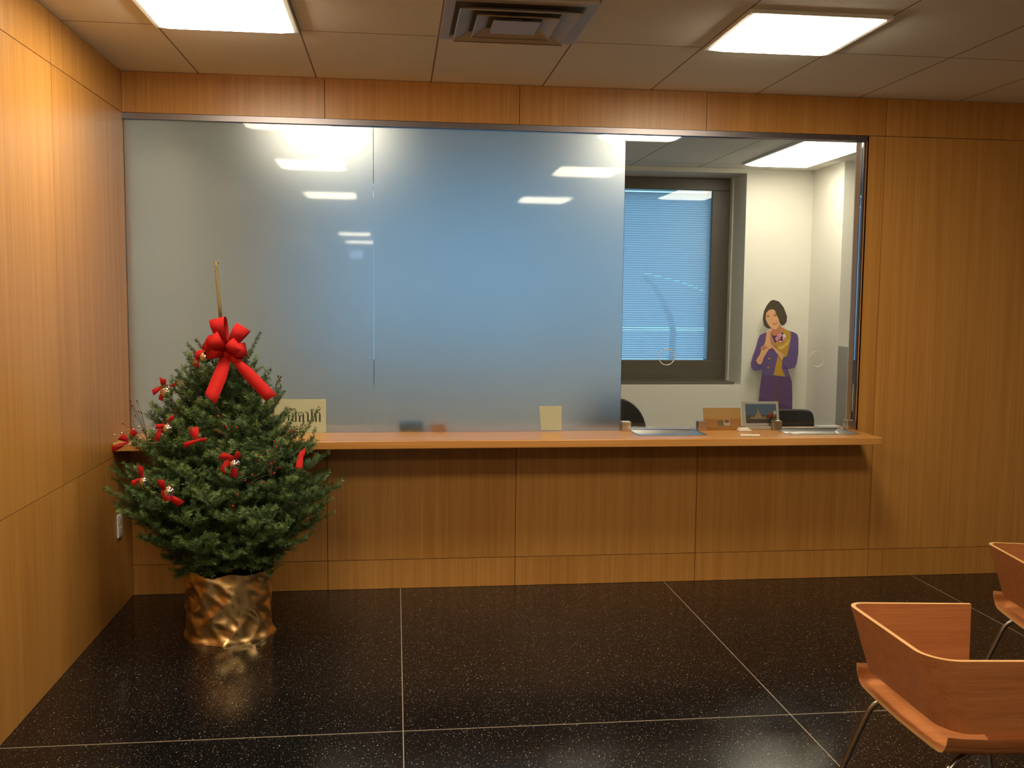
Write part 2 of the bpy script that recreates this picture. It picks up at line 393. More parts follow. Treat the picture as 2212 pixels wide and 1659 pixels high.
ceiling_light(1.41, 2.02, .92, 1.53, E3, 'ceiling light glowing softly behind the right frosted pane', G3)
ceiling_light(-.75, -.14, .92, 1.53, E3, 'ceiling light glowing softly behind the left frosted pane', G3)
v = empty('air_vent', (.498, -1.225, H), 'square metal air vent in the ceiling between the two bright lights', 'vent')
def ring(mb, h0, z0, h1, z1, c=(.498, -1.225)):
    q0 = [(c[0]+sx*h0, c[1]+sy*h0, z0) for sx, sy in ((-1,-1),(1,-1),(1,1),(-1,1))]
    q1 = [(c[0]+sx*h1, c[1]+sy*h1, z1) for sx, sy in ((-1,-1),(1,-1),(1,1),(-1,1))]
    mb.add(q0+q1, [(i, (i+1) % 4, 4+(i+1) % 4, 4+i) for i in range(4)])
VENT = plain('vent_metal', (.50, .47, .44), .45, .15); VDARK = plain('vent_dark', (.14, .125, .11), .8)
m_ = MB()
ring(m_, .302, H-.001, .302, H-.012); ring(m_, .302, H-.012, .262, H-.012); ring(m_, .262, H-.012, .255, H-.002)
m_.build('frame', VENT, v)
MB().box(.498-.26, .498+.26, -1.225-.26, -1.225+.26, H-.003, H-.001).build('duct_shade_plate', VDARK, v)  # dark sheet stands in for the shade in the gaps between louvers
for h0, h1 in ((.180, .245), (.112, .170)):
    m_ = MB(); ring(m_, h0, H-.006, h1, H-.034); ring(m_, h1, H-.034, h1-.004, H-.036); m_.build('louver', VENT, v, solid=.002)
MB().box(.498-.098, .498+.098, -1.225-.098, -1.225+.098, H-.034, H-.03).box(.498-.03, .498+.03, -1.255, -1.195, H-.03, H-.003).build('center_plate', VENT, v, bevel=.003)
ex = empty('exit_sign', (-.83, YREAR+.02, 2.50), 'small pale blue lit sign mirrored in the left frosted pane', 'sign')
MB().box(-.98, -.68, YREAR+.001, YREAR+.04, 2.47, 2.68).build('housing', WHITE, ex)
MB().box(-.965, -.695, YREAR+.04, YREAR+.042, 2.485, 2.665).build('lit_face', emit('sign_glow', (.5, .7, 1), 6), ex)

# ------------------------------------------------------------------ ledge, trays, glass
LY0, LY1 = -.325, .16
TR = [(1.340, 1.725), (2.205, 2.615)]; TY = (-.19, .075)
xs = [XL+.001, TR[0][0], TR[0][1], TR[1][0], TR[1][1], OX-.003]; ys = [LY0, TY[0], TY[1], LY1]
lg = MB()
for i in range(5):
    for j in range(3):
        if j == 1 and i in (1, 3): continue
        lg.box(xs[i], xs[i+1], ys[j], ys[j+1], ZLB, ZL, 0, 0)
bm = bmesh.new()
lo = lg.build('counter_ledge', WOODX)
bm.from_mesh(lo.data); bmesh.ops.remove_doubles(bm, verts=bm.verts, dist=1e-5)
seen = {}
for f in bm.faces: seen.setdefault(tuple(sorted(v_.index for v_ in f.verts)), []).append(f)
bmesh.ops.delete(bm, geom=[f for fs in seen.values() if len(fs) > 1 for f in fs], context='FACES')
bmesh.ops.dissolve_limit(bm, angle_limit=.01, verts=bm.verts, edges=bm.edges)
bmesh.ops.recalc_face_normals(bm, faces=bm.faces); bm.to_mesh(lo.data); bm.free()
bv = lo.modifiers.new('bevel', 'BEVEL'); bv.width = .004; bv.segments = 2; bv.limit_method = 'ANGLE'
tag(lo, 'long wooden writing ledge below the glass, running along the whole counter', 'counter')
def tray(x0, x1, label):
    t = empty('deal_tray', ((x0+x1)/2, (TY[0]+TY[1])/2, ZLB+.002), label, 'tray', 'steel trays sunk in the ledge')
    m = MB(); y0, y1 = TY; e = .001; i = .03
    o4 = [(x0+e, y0+e, ZL+.001), (x1-e, y0+e, ZL+.001), (x1-e, y1-e, ZL+.001), (x0+e, y1-e, ZL+.001)]
    i4 = [(x0+i, y0+i, ZL-.016), (x1-i, y0+i, ZL-.016), (x1-i, y1-i, ZL-.016), (x0+i, y1-i, ZL-.016)]
    m.add(o4+i4, [(k, (k+1) % 4, 4+(k+1) % 4, 4+k) for k in range(4)] + [(4, 5, 6, 7)])
    m.build('pan', STEEL, t)
    r = MB(); 
    for a, b, c, d in ((x0-.006, x1+.006, y0-.006, y0+.004), (x0-.006, x1+.006, y1-.004, y1+.006), (x0-.006, x0+.004, y0+.004, y1-.004), (x1-.004, x1+.006, y0+.004, y1-.004)):
        r.box(a, b, c, d, ZL+.0003, ZL+.0022)
    r.build('rim', STEEL, t)
tray(*TR[0], 'steel deal tray sunk in the ledge, beside the frosted pane')
tray(*TR[1], 'steel deal tray sunk in the ledge at its right end')
GY0, GY1 = .016, .026
def frost(x0, x1, label):
    m = MB(); m.box(x0, x1, GY0, GY1, ZL+.0005, 2.57)
    o = m.build('frosted_glass_pane', [FROSTB, FROSTF], fix=True)
    for p in o.data.polygons: p.material_index = 1 if p.normal.y < -.5 else 0
    tag(o, label, 'glass pane', 'frosted panes of the service window')
frost(XL+.002, -.1185, 'left frosted glass pane, behind the Christmas tree')
frost(-.1155, 1.279, 'wide right frosted glass pane with the strong blue glow')
cg = empty('clear_glass_pane', (1.98, .021, ZL), 'clear glass pane of the service window with two round speaking holes', 'glass pane')
MB().box(1.2825, OX-.016, GY0, GY1, ZL+.012, 2.57).build('pane', CLEAR, cg)
for (u, v_) in ((1440, 771), (1764, 776)):
    c = px(u, v_, GY0)
    m = MB(); R_ = .046
    m.tube([(c.x+R_*math.cos(k*math.pi/20), c.y-.003, c.z+R_*math.sin(k*math.pi/20)) for k in range(41)], .0028, 6, cap=False)
    o = m.build('speak_ring', plain('clear_ring', (.62, .62, .60), .15, 0, coat=.5), cg, smooth='all')
def clamp(u, label):
    c = px(u, 925, .0)
    t = empty('glass_clamp', (c.x, .021, ZL), label, 'clamp', 'metal clamps under the clear pane')
    x = c.x; CL = WARMST
    MB().box(x-.026, x+.026, -.008, .0155, ZL+.0005, ZL+.054).build('front_plate', CL, t, bevel=.002)
    MB().box(x-.026, x+.026, .0265, .048, ZL+.0005, ZL+.054).build('rear_plate', CL, t, bevel=.002)
    MB().box(x-.02, x+.02, .0155, .0265, ZL+.0005, ZL+.011).build('base', CL, t)
WARMST = plain('satin_nickel', (.62, .52, .40), .32, 1)
clamp(1353, 'metal glass clamp at the edge of the frosted pane, leftmost')
clamp(1518, 'metal glass clamp left of the orange leaflet')
clamp(1679, 'metal glass clamp right of the temple picture')
clamp(1838, 'metal glass clamp at the right wooden jamb, rightmost')

# papers taped behind the frosted glass
PY = GY0 - .0016
sg = empty('paper_sign', (-.55, PY, ZL), 'pale paper sign with black Thai lettering before the frosted glass, half behind the tree', 'sign')
p0, p1 = px(704, 862, PY), px(704, 930.5, PY)
MB().box(-.80, p0.x, PY, PY+.0008, ZL+.001, p0.z).build('sheet', GREENPAPER, sg)
def sgp(cx, cy): return px(570+cx/14.747, 850+cy/14.747, PY-.0004)
ST = [ # Thai letters as pen strokes: (points, half width) in the units of a close-up view
 ([(512,905),(512,730)],24),([(512,735),(530,660),(585,605),(635,640),(640,700)],11),([(640,690),(640,905)],25),([(535,700),(560,690),(575,715),(545,735),(515,730)],9),
 ([(715,650),(735,605),(775,640),(820,625),(845,600)],12),([(720,640),(760,665),(790,690)],12),([(792,680),(792,855)],25),([(792,850),(760,880),(735,860)],10),
 ([(880,640),(900,610),(925,640),(915,690)],11),([(920,690),(920,890)],25),([(930,880),(975,905),(1015,890)],11),([(1020,900),(1020,640)],25),([(1020,650),(990,620),(1040,600),(1055,575)],10),
 ([(870,545),(900,495),(950,475),(1000,490),(1040,545),(960,530),(875,545)],11),
 ([(1140,905),(1140,740)],25),([(1125,735),(1095,690),(1110,640),(1180,592),(1250,620),(1258,680)],12),([(1256,670),(1256,905)],25),([(1130,735),(1170,690),(1215,680),(1205,715),(1150,735)],10),
 ([(1320,620),(1345,590),(1385,600),(1402,640)],13),([(1402,630),(1402,905)],25),
 ([(1590,560),(1570,515),(1520,500),(1480,545),(1515,565),(1535,540)],12),([(1530,555),(1530,870)],25),([(1530,865),(1560,900),(1590,870),(1565,850)],10),
 ([(1660,905),(1660,690)],25),([(1655,700),(1625,655),(1660,605),(1720,588),(1775,615),(1783,660)],13),([(1783,650),(1783,905)],25)]
lt = MB()
for pts, hw in ST:
    P = [sgp(*p) for p in pts]; k = hw/14.747*5.41/F
    A, B = [], []
    for i, p in enumerate(P):
        d = (P[min(i+1, len(P)-1)] - P[max(i-1, 0)]).normalized(); n = Vector((-d.z, 0, d.x))*k
        A.append(p+n); B.append(p-n)
    lt.sheet(A, B)
lt.build('lettering', INK, sg, fix=False)
q = [px(1165, 877, PY), px(1213, 877, PY), px(1213, 929, PY), px(1169, 929, PY)]
nt_ = MB().poly(q, 0, Vector((0, .0008, 0))).build('paper_notice', GREENPAPER)
tag(nt_, 'small blank paper notice at the foot of the right frosted pane, near its right edge', 'paper')

# ------------------------------------------------------------------ things on the ledge behind the clear pane
def leaning(u0, u1, v0, y, lean, zb=ZL+.001):
    "rectangle standing on the ledge at depth y, leaning back; returns corner function (s,t in 0..1)"
    a, b = px(u0, 920, y), px(u1, 920, y); top = px((u0+u1)/2, v0, y+lean)
    def P(s, t, off=0): return Vector((a.x+(b.x-a.x)*s, y+lean*t-off, zb+(top.z-zb)*t))
    return P
ORANGE = plain('orange_card', (.93, .58, .19), .45); ORANGE2 = plain('orange_band', (.78, .38, .10), .45); CREAM = plain('cream_print', (.86, .72, .45), .5)
def quad(mb, P, s0, s1, t0, t1, off, mi, th=0.0):
    mb.poly([P(s0, t0, off), P(s1, t0, off), P(s1, t1, off), P(s0, t1, off)], mi, Vector((0, th, 0)) if th else None)
lf = empty('leaflet_stand', px(1561, 925, .07), 'orange leaflet standing on the ledge, left of the temple picture', 'leaflet')
P = leaning(1521, 1602, 881, .07, .03, ZL+.012)
m = MB(); quad(m, P, 0, 1, 0, 1, 0, 0, .004)
quad(m, P, .0, .99, .02, .42, .0006, 1)
for s0, s1 in ((.06, .2), (.27, .5)): quad(m, P, s0, s1, .62, .645, .0009, 2)
m.build('leaflet', [ORANGE, ORANGE2, CREAM], lf)
m = MB(); quad(m, P, .53, .69, .08, .42, .0012, 0); quad(m, P, .555, .67, .22, .385, .0016, 1); quad(m, P, .37, .52, .06, .33, .0012, 2)
m.build('printed_stamps', [PAPER, plain('stamp_red', (.45, .16, .06), .6), plain('stamp_green', (.28, .27, .12), .6)], lf)
a, b = px(1523, 928, .05), px(1601, 928, .05)
MB().box(a.x, b.x, .035, .105, ZL+.0005, ZL+.012).build('base', ORANGE2, lf, bevel=.002)
pf = empty('temple_picture', px(1644, 922, .075), 'white bordered picture of a tall pointed spire under blue sky, on the ledge', 'picture')
P = leaning(1605, 1684, 867.5, .075, .035, ZL+.02)
m = MB(); quad(m, P, 0, 1, 0, 1, 0, 0, .006); m.build('mount', PAPER, pf)
m = MB(); quad(m, P, .09, .93, .09, .90, .001, 0); quad(m, P, .09, .93, .09, .42, .0014, 3)
quad(m, P, .09, .93, .09, .27, .0018, 1); quad(m, P, .09, .93, .262, .285, .0021, 4)
for c_, w_, h_, mi in ((.43, .15, .74, 2), (.26, .05, .46, 2), (.60, .05, .46, 2), (.13, .06, .40, 3), (.72, .07, .56, 5)):
    m.poly([P(c_-w_, .28, .0025), P(c_+w_, .28, .0025), P(c_+w_*.25, .28+(h_-.28)*.5, .0025), P(c_, h_, .0025), P(c_-w_*.25, .28+(h_-.28)*.5, .0025)], mi)
m.build('photo_print', [plain('print_sky', (.16, .27, .40), .5), plain('print_water', (.13, .105, .085), .5), plain('print_spire', (.55, .42, .24), .5), plain('print_trees', (.17, .15, .08), .5), plain('print_shore', (.5, .45, .36), .5), plain('print_roof', (.5, .16, .06), .5)], pf)
a, b = px(1609, 925, .05), px(1669, 925, .05)
MB().box(a.x, b.x, .036, .125, ZL+.0005, ZL+.019).build('card_rest', PAPER, pf, bevel=.002)
on = empty('ornament', px(1667, 922, .05), 'small dark ornament with a red and white top, in front of the temple picture', 'ornament')
c = px(1665.5, 922, .05)
MB().tube([(c.x, .05, ZL+.0195), (c.x, .05, ZL+.035), (c.x, .05, ZL+.06), (c.x+.002, .05, ZL+.072)], [.012, .013, .010, .004], 10).build('body', plain('dark_green', (.06, .07, .045), .5), on, smooth=True)
MB().sphere((c.x-.006, .048, ZL+.085), .013, 10, 0, (1, .7, 1.2)).sphere((c.x+.015, .048, ZL+.073), .01, 10, 0, (1, .7, .9)).build('red_top', plain('red_petal', (.55, .10, .05), .5), on, smooth='all')
MB().sphere((c.x+.02, .052, ZL+.095), .011, 10, 0, (.9, .6, 1.3)).build('white_top', PAPER, on, smooth='all')
c = px(1611, 936, -.05)
ch = empty('card_box', (c.x, -.03, ZL), 'small pale card holder on the ledge, below the temple picture', 'holder')
m = MB(); m.box(c.x-.042, c.x+.034, -.06, -.01, ZL+.0005, ZL+.012); m.build('case', plain('pale_case', (.66, .6, .54), .35), ch, bevel=.004)
MB().box(c.x-.036, c.x+.02, -.055, -.014, ZL+.0125, ZL+.019).build('cards', PAPER, ch)
def flat(u0, u1, v0, v1, z, label, name='slip_and_glint', mt=None, sk=0):
    def g(u, v): 
        d = FWD + RIGHT*((u-1106)/F) + UP*((829.5-v)/F); return CAMPOS + d*((z-CAMPOS.z)/d.z)
    pts = [g(u0, v1), g(u1, v1), g(u1+sk, v0), g(u0+sk, v0)]
    o = MB().poly(pts, 0, Vector((0, 0, .0012))).build(name, mt or PAPER); tag(o, label, 'paper'); return o
flat(1600, 1641, 938.5, 941, ZL+.0005, 'thin white slip lying on the ledge in front of the temple picture')
flat(1500, 1515, 933, 938.5, ZL-.0145, 'white sheet for the light glint in the left tray, at its right end', sk=-9)  # white sheet stands in for the ceiling light mirrored in the steel
flat(1716, 1731, 933, 939, ZL-.0145, 'white sheet for the light glint in the right tray, at its left end', sk=-14)  # same stand-in for a reflection on the sloped tray side
flat(1808, 1814, 932, 938, ZL-.0145, 'narrow white sheet for the light glint in the right tray, at its right end', sk=-5)  # thin painted glint of the steel, built as a sheet
sh = MB().box(2.50, 2.64, .085, .15, ZL+.0005, ZL+.009).build('paper_stack', PAPER); tag(sh, 'small stack of white papers on the ledge by the rightmost clamp', 'paper')
o = MB().box(.02, .16, .09, .15, ZL+.0005, ZL+.05).build('blue_box', plain('blue_card', (.05, .11, .20), .5), bevel=.004); tag(o, 'small blue box standing blurred behind the right frosted pane', 'box')
o = MB().box(.20, .29, .09, .15, ZL+.0005, ZL+.04).build('orange_box', plain('orange_carton', (.5, .2, .06), .5), bevel=.004); tag(o, 'small orange box standing blurred behind the right frosted pane', 'box')

# ------------------------------------------------------------------ office chairs behind the counter
def office_chair(cx, cy, hw, ztop, pw, label):
    t = empty('office_chair', (cx, cy, 0), label, 'chair', 'black office chairs behind the counter')
    zc, hh = ztop-.26, .26
    pts = []
    for k in range(40):
        a = 2*math.pi*k/40; ca, sa = math.cos(a), math.sin(a)
        pts.append(Vector((cx+hw*math.copysign(abs(ca)**(2/pw), ca), 0, zc+hh*math.copysign(abs(sa)**(2/pw), sa))))
    m = MB(); n = 40
    lay = [(.00, .82), (-.012, .95), (-.03, 1.0), (-.05, .97), (-.062, .85), (-.068, .5)]
    rows_ = []
    for dy, sc_ in lay:
        rows_.append([(cx+(p.x-cx)*sc_, cy+.05+dy-.05*((p.x-cx)/hw)**2*.6, zc+(p.z-zc)*sc_) for p in pts])
    vs = [q for r in rows_ for q in r]
    fs = [(i*n+k, i*n+(k+1) % n, (i+1)*n+(k+1) % n, (i+1)*n+k) for i in range(len(lay)-1) for k in range(n)]
    fs += [tuple(range(n)), tuple(reversed(range((len(lay)-1)*n, len(lay)*n)))]
    m.add(vs, fs); m.build('backrest', BLACKF, t, smooth=True)
    MB().box(cx-.23, cx+.23, cy+.06, cy+.50, .43, .51).build('seat', BLACKF, t, bevel=.03)
    MB().tube([(cx, cy+.035, ztop-.40), (cx, cy+.09, .44), (cx, cy+.25, .41)], .022, 8).build('back_bracket', BLACKP, t)
    MB().tube([(cx, cy+.27, .43), (cx, cy+.27, .09)], [.026, .03], 12).build('column', CHROME, t, smooth=True)
    for k in range(5):
        a = k*2*math.pi/5+.3; e = Vector((cx+.29*math.cos(a), cy+.27+.29*math.sin(a), .065))
        lg_ = MB().tube([(cx, cy+.27, .105), e], [.026, .016], 8).build('leg', BLACKP, t)
        MB().sphere((e.x, e.y, .028), .028, 10).build('caster', BLACKP, lg_, smooth='all')
office_chair(1.395, .72, .225, 1.005, 2.2, 'black rounded chair back behind the counter, half hidden by the frosted pane')
office_chair(2.53, .72, .222, .925, 9, 'black square-topped office chair right of the temple picture')

cab = empty('grey_cabinet', (3.95, 2.2, 0), 'tall grey cabinet edge at the right of the office, beside the wooden jamb', 'cabinet')
MB().box(3.70, 4.35, 2.10, 2.395, .04, 1.27).build('body', GREYM, cab, bevel=.004)
MB().box(3.72, 4.33, 2.12, 2.38, 0, .04).build('plinth', BLACKP, cab)
MB().box(3.705, 4.02, 2.085, 2.10, .06, 1.255).build('door', GREYM, cab, bevel=.003)
MB().box(4.03, 4.345, 2.085, 2.10, .06, 1.255).build('door', GREYM, cab, bevel=.003)

# ------------------------------------------------------------------ cardboard cut-out of a greeting woman
CY_ = 2.90
def wp(cx, cy, off=0): return px(1560+cx*.20494, 620+cy*.20494, CY_-off)
def fp(cx, cy, off=0): return px(1630+cx*.07232, 640+cy*.07233, CY_-off)
cut = empty('cardboard_cutout', (px(1675, 800, CY_).x, CY_, 0), 'life-size flat cut-out of a woman in purple suit, hands pressed together, by office wall', 'cutout')
outl = [(540,132),(600,150),(650,215),(685,310),(680,370),(655,400),(630,408),(645,445),(700,460),(760,478),(793,500),(805,545),(803,700),(785,800),(768,850),(720,862),(690,864),(705,920),(735,1000),(740,1150),(738,1285)]
outr = [(385,1205),(392,1100),(410,950),(420,880),(405,872),(370,885),(335,880),(307,850),(303,800),(325,720),(355,640),(375,560),(395,505),(430,490),(465,475),(500,440),(470,432),(440,405),(428,330),(440,250),(470,190),(505,145)]
base = [wp(*p) for p in outl]
xr_, xl_ = wp(738, 1285).x, wp(385, 1205).x
low = [(xr_-.005, .32), (xr_-.05, .30), (xr_-.06, .06), (xr_-.03, 0), (xl_+.05, 0), (xl_+.07, .06), (xl_+.06, .30), (xl_+.01, .32)]
board = base + [Vector((x, CY_, z)) for x, z in low] + [wp(*p) for p in outr]
C_HAIR = plain('print_hair', srgb(72, 64, 48), .5); C_SKIN = plain('print_skin', srgb(226, 172, 128), .5, var=.02); C_PUR = plain('print_purple', srgb(100, 80, 134), .5, var=.08)
C_SKIRT = plain('print_skirt', srgb(94, 66, 112), .5, var=.08); C_GOLD = plain('print_gold', srgb(190, 146, 52), .5, var=.15, vscale=60); C_PINK = plain('print_pink', srgb(222, 150, 170), .5, var=.2, vscale=90)
C_LIP = plain('print_lip', srgb(196, 84, 74), .5); C_DK = plain('print_dark', srgb(110, 76, 56), .5); C_SK2 = plain('print_skin_shadow', srgb(196, 128, 92), .5)
C_NAVY = plain('print_collar', srgb(78, 62, 108), .5)
MB().poly(board, 0, Vector((0, .006, 0))).build('board', PAPER, cut)
MB().box(xl_+.03, xr_-.03, CY_+.0065, CY_+.10, 0, .012).build('foot', PAPER, cut)
fig = MB(); T = .0005
def lay(pts, mi, k, f=wp): fig.poly([f(p[0], p[1], T*k) for p in pts], mi)
# mats: 0 hair 1 skin 2 purple 3 skirt 4 gold 5 pink 6 lip 7 dark 8 skin2 9 collar 10 white
lay([(418,890),(410,950),(392,1100),(385,1205),(385,1270),(560,1290),(738,1285),(740,1150),(735,1000),(700,890)], 3, 1)
fig.poly([Vector((xl_, CY_-T, wp(385, 1265).z)), Vector((xr_, CY_-T, wp(738, 1283).z)), Vector((xr_-.012, CY_-T, .32)), Vector((xl_+.015, CY_-T, .32))], 3)
fig.poly([Vector((xl_+.07, CY_-T, .31)), Vector((xr_-.06, CY_-T, .31)), Vector((xr_-.065, CY_-T, .07)), Vector((xl_+.075, CY_-T, .07))], 1)
fig.poly([Vector((xl_+.07, CY_-T, .07)), Vector((xr_-.06, CY_-T, .07)), Vector((xr_-.04, CY_-T, .005)), Vector((xl_+.055, CY_-T, .005))], 0)
lay([(590,960),(598,1285),(580,1285),(576,960)], 7, 2)
lay(outl[7:17] + [(705,925),(690,945),(560,940),(430,930),(412,940),(420,880),(405,872),(370,885),(335,880),(307,850),(303,800),(325,720),(355,640),(375,560),(395,505),(430,490),(470,474),(560,470)], 2, 3)
lay([(520,440),(640,430),(700,462),(725,480),(722,540),(700,660),(685,720),(640,790),(625,850),(665,945),(540,930),(570,800),(590,700),(560,620),(530,560)], 4, 4)
lay([(590,655),(640,655),(690,610),(715,560),(722,520),(700,560),(650,610),(595,630)], 11, 4.5)
lay([(525,430),(610,400),(650,450),(640,480),(585,510),(535,520),(522,480)], 8, 5)
lay([(520,480),(540,515),(600,505),(640,475),(650,490),(600,540),(545,600),(528,560)], 9, 6)
for cx, cy, r in ((610,520,34),(640,545,30),(585,545,26),(615,565,26),(650,515,20)):
    lay([(cx+r*math.cos(k*.785), cy+r*.9*math.sin(k*.785)) for k in range(8)], 5 if r > 22 else 10, 7)
# hair and face
lay([(540,134),(600,152),(650,216),(684,310),(679,370),(654,399),(625,407),(612,380),(600,420),(500,440),(470,431),(441,405),(430,330),(441,252),(471,192),(506,147)], 0, 6)
lay([(464,275),(490,245),(530,233),(558,250),(572,290),(592,330),(606,375),(604,405),(588,432),(562,448),(538,446),(508,424),(478,385),(458,335)], 1, 8)
lay([(345,560),(400,540),(455,555),(400,555)], 7, 9, fp); lay([(555,530),(610,500),(690,520),(615,518)], 7, 9, fp)
lay([(350,610),(400,580),(450,600),(400,625)], 7, 9, fp); lay([(565,580),(620,548),(680,570),(625,595)], 7, 9, fp)
lay([(505,690),(540,720),(575,700),(545,705)], 8, 9, fp)
lay([(530,800),(600,785),(700,735),(690,790),(630,840),(570,840)], 6, 9, fp); lay([(555,803),(605,795),(680,755),(660,790),(615,812)], 10, 10, fp)
# arms and hands
lay([(355,775),(375,810),(400,820),(420,800),(440,740),(490,660),(530,640),(600,730),(632,780),(640,740),(650,715),(590,670),(548,625),(550,585),(525,520),(520,480),(500,445),(470,470),(462,520),(455,575),(440,610),(405,640),(410,670),(395,715)], 1, 11)
lay([(508,450),(520,485),(525,525),(545,590),(540,630),(515,600),(505,540)], 8, 12)
lay([(410,640),(450,612),(480,640),(450,660),(412,668)], 8, 12)
lay([(632,785),(645,745),(690,725),(770,745),(790,790),(768,850),(720,862),(660,850)], 2, 12)
for cx, cy in ((495,755),(485,848)):
    lay([(cx+14*math.cos(k*.785), cy+10*math.sin(k*.785)) for k in range(8)], 4, 7)
fig.build('printed_figure', [C_HAIR, C_SKIN, C_PUR, C_SKIRT, C_GOLD, C_PINK, C_LIP, C_DK, C_SK2, C_NAVY, PAPER, plain('print_pale_gold', srgb(222, 186, 104), .5)], cut, fix=False)

# ------------------------------------------------------------------ blind and what lies beyond the window
bl = empty('venetian_blind', (2.2, 3.47, 1.09), 'blue-lit closed venetian blind inside the dark window frame', 'blind')
m, nt, out = mat('blind_slat')
d1 = N(nt, 'ShaderNodeBsdfDiffuse'); d1.inputs[0].default_value = (.60, .62, .62, 1); d2 = N(nt, 'ShaderNodeBsdfTranslucent'); d2.inputs[0].default_value = (.55, .62, .66, 1)
mxs = N(nt, 'ShaderNodeMixShader'); mxs.inputs[0].default_value = .5; L(nt, d1.outputs[0], mxs.inputs[1]); L(nt, d2.outputs[0], mxs.inputs[2]); L(nt, mxs.outputs[0], out.inputs[0])
SLAT = m
for x0, x1 in ((WX0+.17, .262), (.418, 1.532), (1.688, 2.897)):
    m = MB(); z = 1.100
    while z < 2.635:
        w_ = .0118; tl = math.radians(57); dy, dz = w_*math.cos(tl), w_*math.sin(tl)
        m.add([(x0, 3.47-dy, z+dz), (x1, 3.47-dy, z+dz), (x1, 3.47, z+.0012), (x0, 3.47, z+.0012), (x1, 3.47+dy, z-dz), (x0, 3.47+dy, z-dz)], [(0, 1, 2, 3), (3, 2, 4, 5)])
        z += .0208
    m.build('slats', SLAT, bl, fix=False)
    m = MB()
    for xx in (x0+.15, (x0+x1)/2, x1-.15): m.tube([(xx, 3.47, 1.09), (xx, 3.47, 2.64)], .0008, 4)
    m.build('ladder_cord', PAPER, bl)
OUT = 9.0
struct(MB().box(-2, 12, 3.6, 16, -.1, 0), 'ground', plain('street_paving', (.12, .14, .16), .8))
cn = empty('street_canopy', px(1450, 800, OUT), 'curved dark canopy post with bright lit edges outside the window, seen through the blind', 'canopy')
pb = px(1450, 800, OUT)
po = [px(u, v_, OUT) for u, v_ in ((1392, 596), (1412, 618), (1432, 650), (1446, 682), (1454, 715), (1452, 750), (1450, 800))] + [Vector((pb.x, OUT, .3)), Vector((pb.x, OUT, 0))]
MB().tube(po, [.03, .036, .042, .047, .05, .052, .054, .058, .06], 10).build('bent_post', plain('dark_post', (.02, .04, .06), .5), cn, smooth=True)
gl = emit('street_light', (.28, .82, 1), 7)
MB().tube([px(1392, 590, OUT+.05), px(1440, 601, OUT+.05), px(1480, 612, OUT+.05), px(1545, 640, OUT+.05)], .012, 8).build('light_rail', gl, cn)
a, b = px(1180, 711, OUT+.1), px(1560, 711, OUT+.1)
MB().box(a.x, b.x, OUT+.1, OUT+.16, px(1400, 717, OUT).z, px(1400, 705, OUT).z).build('light_band', gl, cn)

# ------------------------------------------------------------------ outlet on the left wall
ou = empty('wall_outlet', (XL, -.245, .445), 'white outlet plate low on the left wood wall, beside the tree', 'outlet')
MB().box(XL+.0005, XL+.009, -.285, -.205, .385, .505).build('plate', WHITE, ou, bevel=.003)
for z in (.42, .47): MB().box(XL+.009, XL+.012, -.262, -.228, z-.016, z+.016).build('socket', plain('ivory_socket', (.5, .48, .42), .4), ou, bevel=.004)

# ------------------------------------------------------------------ plywood lobby chairs
def rounded(pts, rad, seg=8):
    "plan polyline with rounded inner corners; returns list of (x,y)"
    out = [Vector(pts[0])]
    for i in range(1, len(pts)-1):
        p, a, b = Vector(pts[i]), Vector(pts[i-1]), Vector(pts[i+1]); r = rad[i-1]
        d0, d1_ = (a-p).normalized(), (b-p).normalized()
        ang = d0.angle(d1_); t = r/math.tan(ang/2)
        p0_, p1_ = p+d0*t, p+d1_*t; cc = p + (d0+d1_).normalized()*(r/math.sin(ang/2))
        v0, v1 = p0_-cc, p1_-cc; A0 = math.atan2(v0.y, v0.x); A1 = math.atan2(v1.y, v1.x)
        dA = (A1-A0+math.pi) % (2*math.pi) - math.pi
        for k in range(seg+1): out.append(cc + Vector((math.cos(A0+dA*k/seg), math.sin(A0+dA*k/seg)))*r)
    out.append(Vector(pts[-1])); return out
def dense(pts, step):
    r = [pts[0]]
    for a, b in zip(pts, pts[1:]):
        n = max(1, int((b-a).length/step))
        for k in range(1, n+1): r.append(a.lerp(b, k/n))
    return r
def plate(mb, outer, inner, mi_face=0, mi_edge=1):
    "solid sheet between two grids of points (lists of rows), closing all four rims"
    R, Cn = len(outer), len(outer[0])
    def fidx(i, j, s): return s*R*Cn + i*Cn + j
    vs = [p for r in outer for p in r] + [p for r in inner for p in r]
    f0 = []; f1 = []
    for i in range(R-1):
        for j in range(Cn-1):
            f0.append((fidx(i,j,0), fidx(i,j+1,0), fidx(i+1,j+1,0), fidx(i+1,j,0)))
            f0.append((fidx(i,j,1), fidx(i+1,j,1), fidx(i+1,j+1,1), fidx(i,j+1,1)))
    for j in range(Cn-1):
        f1.append((fidx(0,j,0), fidx(0,j,1), fidx(0,j+1,1), fidx(0,j+1,0))); f1.append((fidx(R-1,j,0), fidx(R-1,j+1,0), fidx(R-1,j+1,1), fidx(R-1,j,1)))
    for i in range(R-1):
        f1.append((fidx(i,0,0), fidx(i+1,0,0), fidx(i+1,0,1), fidx(i,0,1))); f1.append((fidx(i,Cn-1,0), fidx(i,Cn-1,1), fidx(i+1,Cn-1,1), fidx(i+1,Cn-1,0)))
    n = len(mb.v); mb.v += [tuple(p) for p in vs]
    for f in f0: mb.f.append(tuple(n+q for q in f)); mb.m.append(mi_face); mb.p.append(0)
    for f in f1: mb.f.append(tuple(n+q for q in f)); mb.m.append(mi_edge); mb.p.append(0)
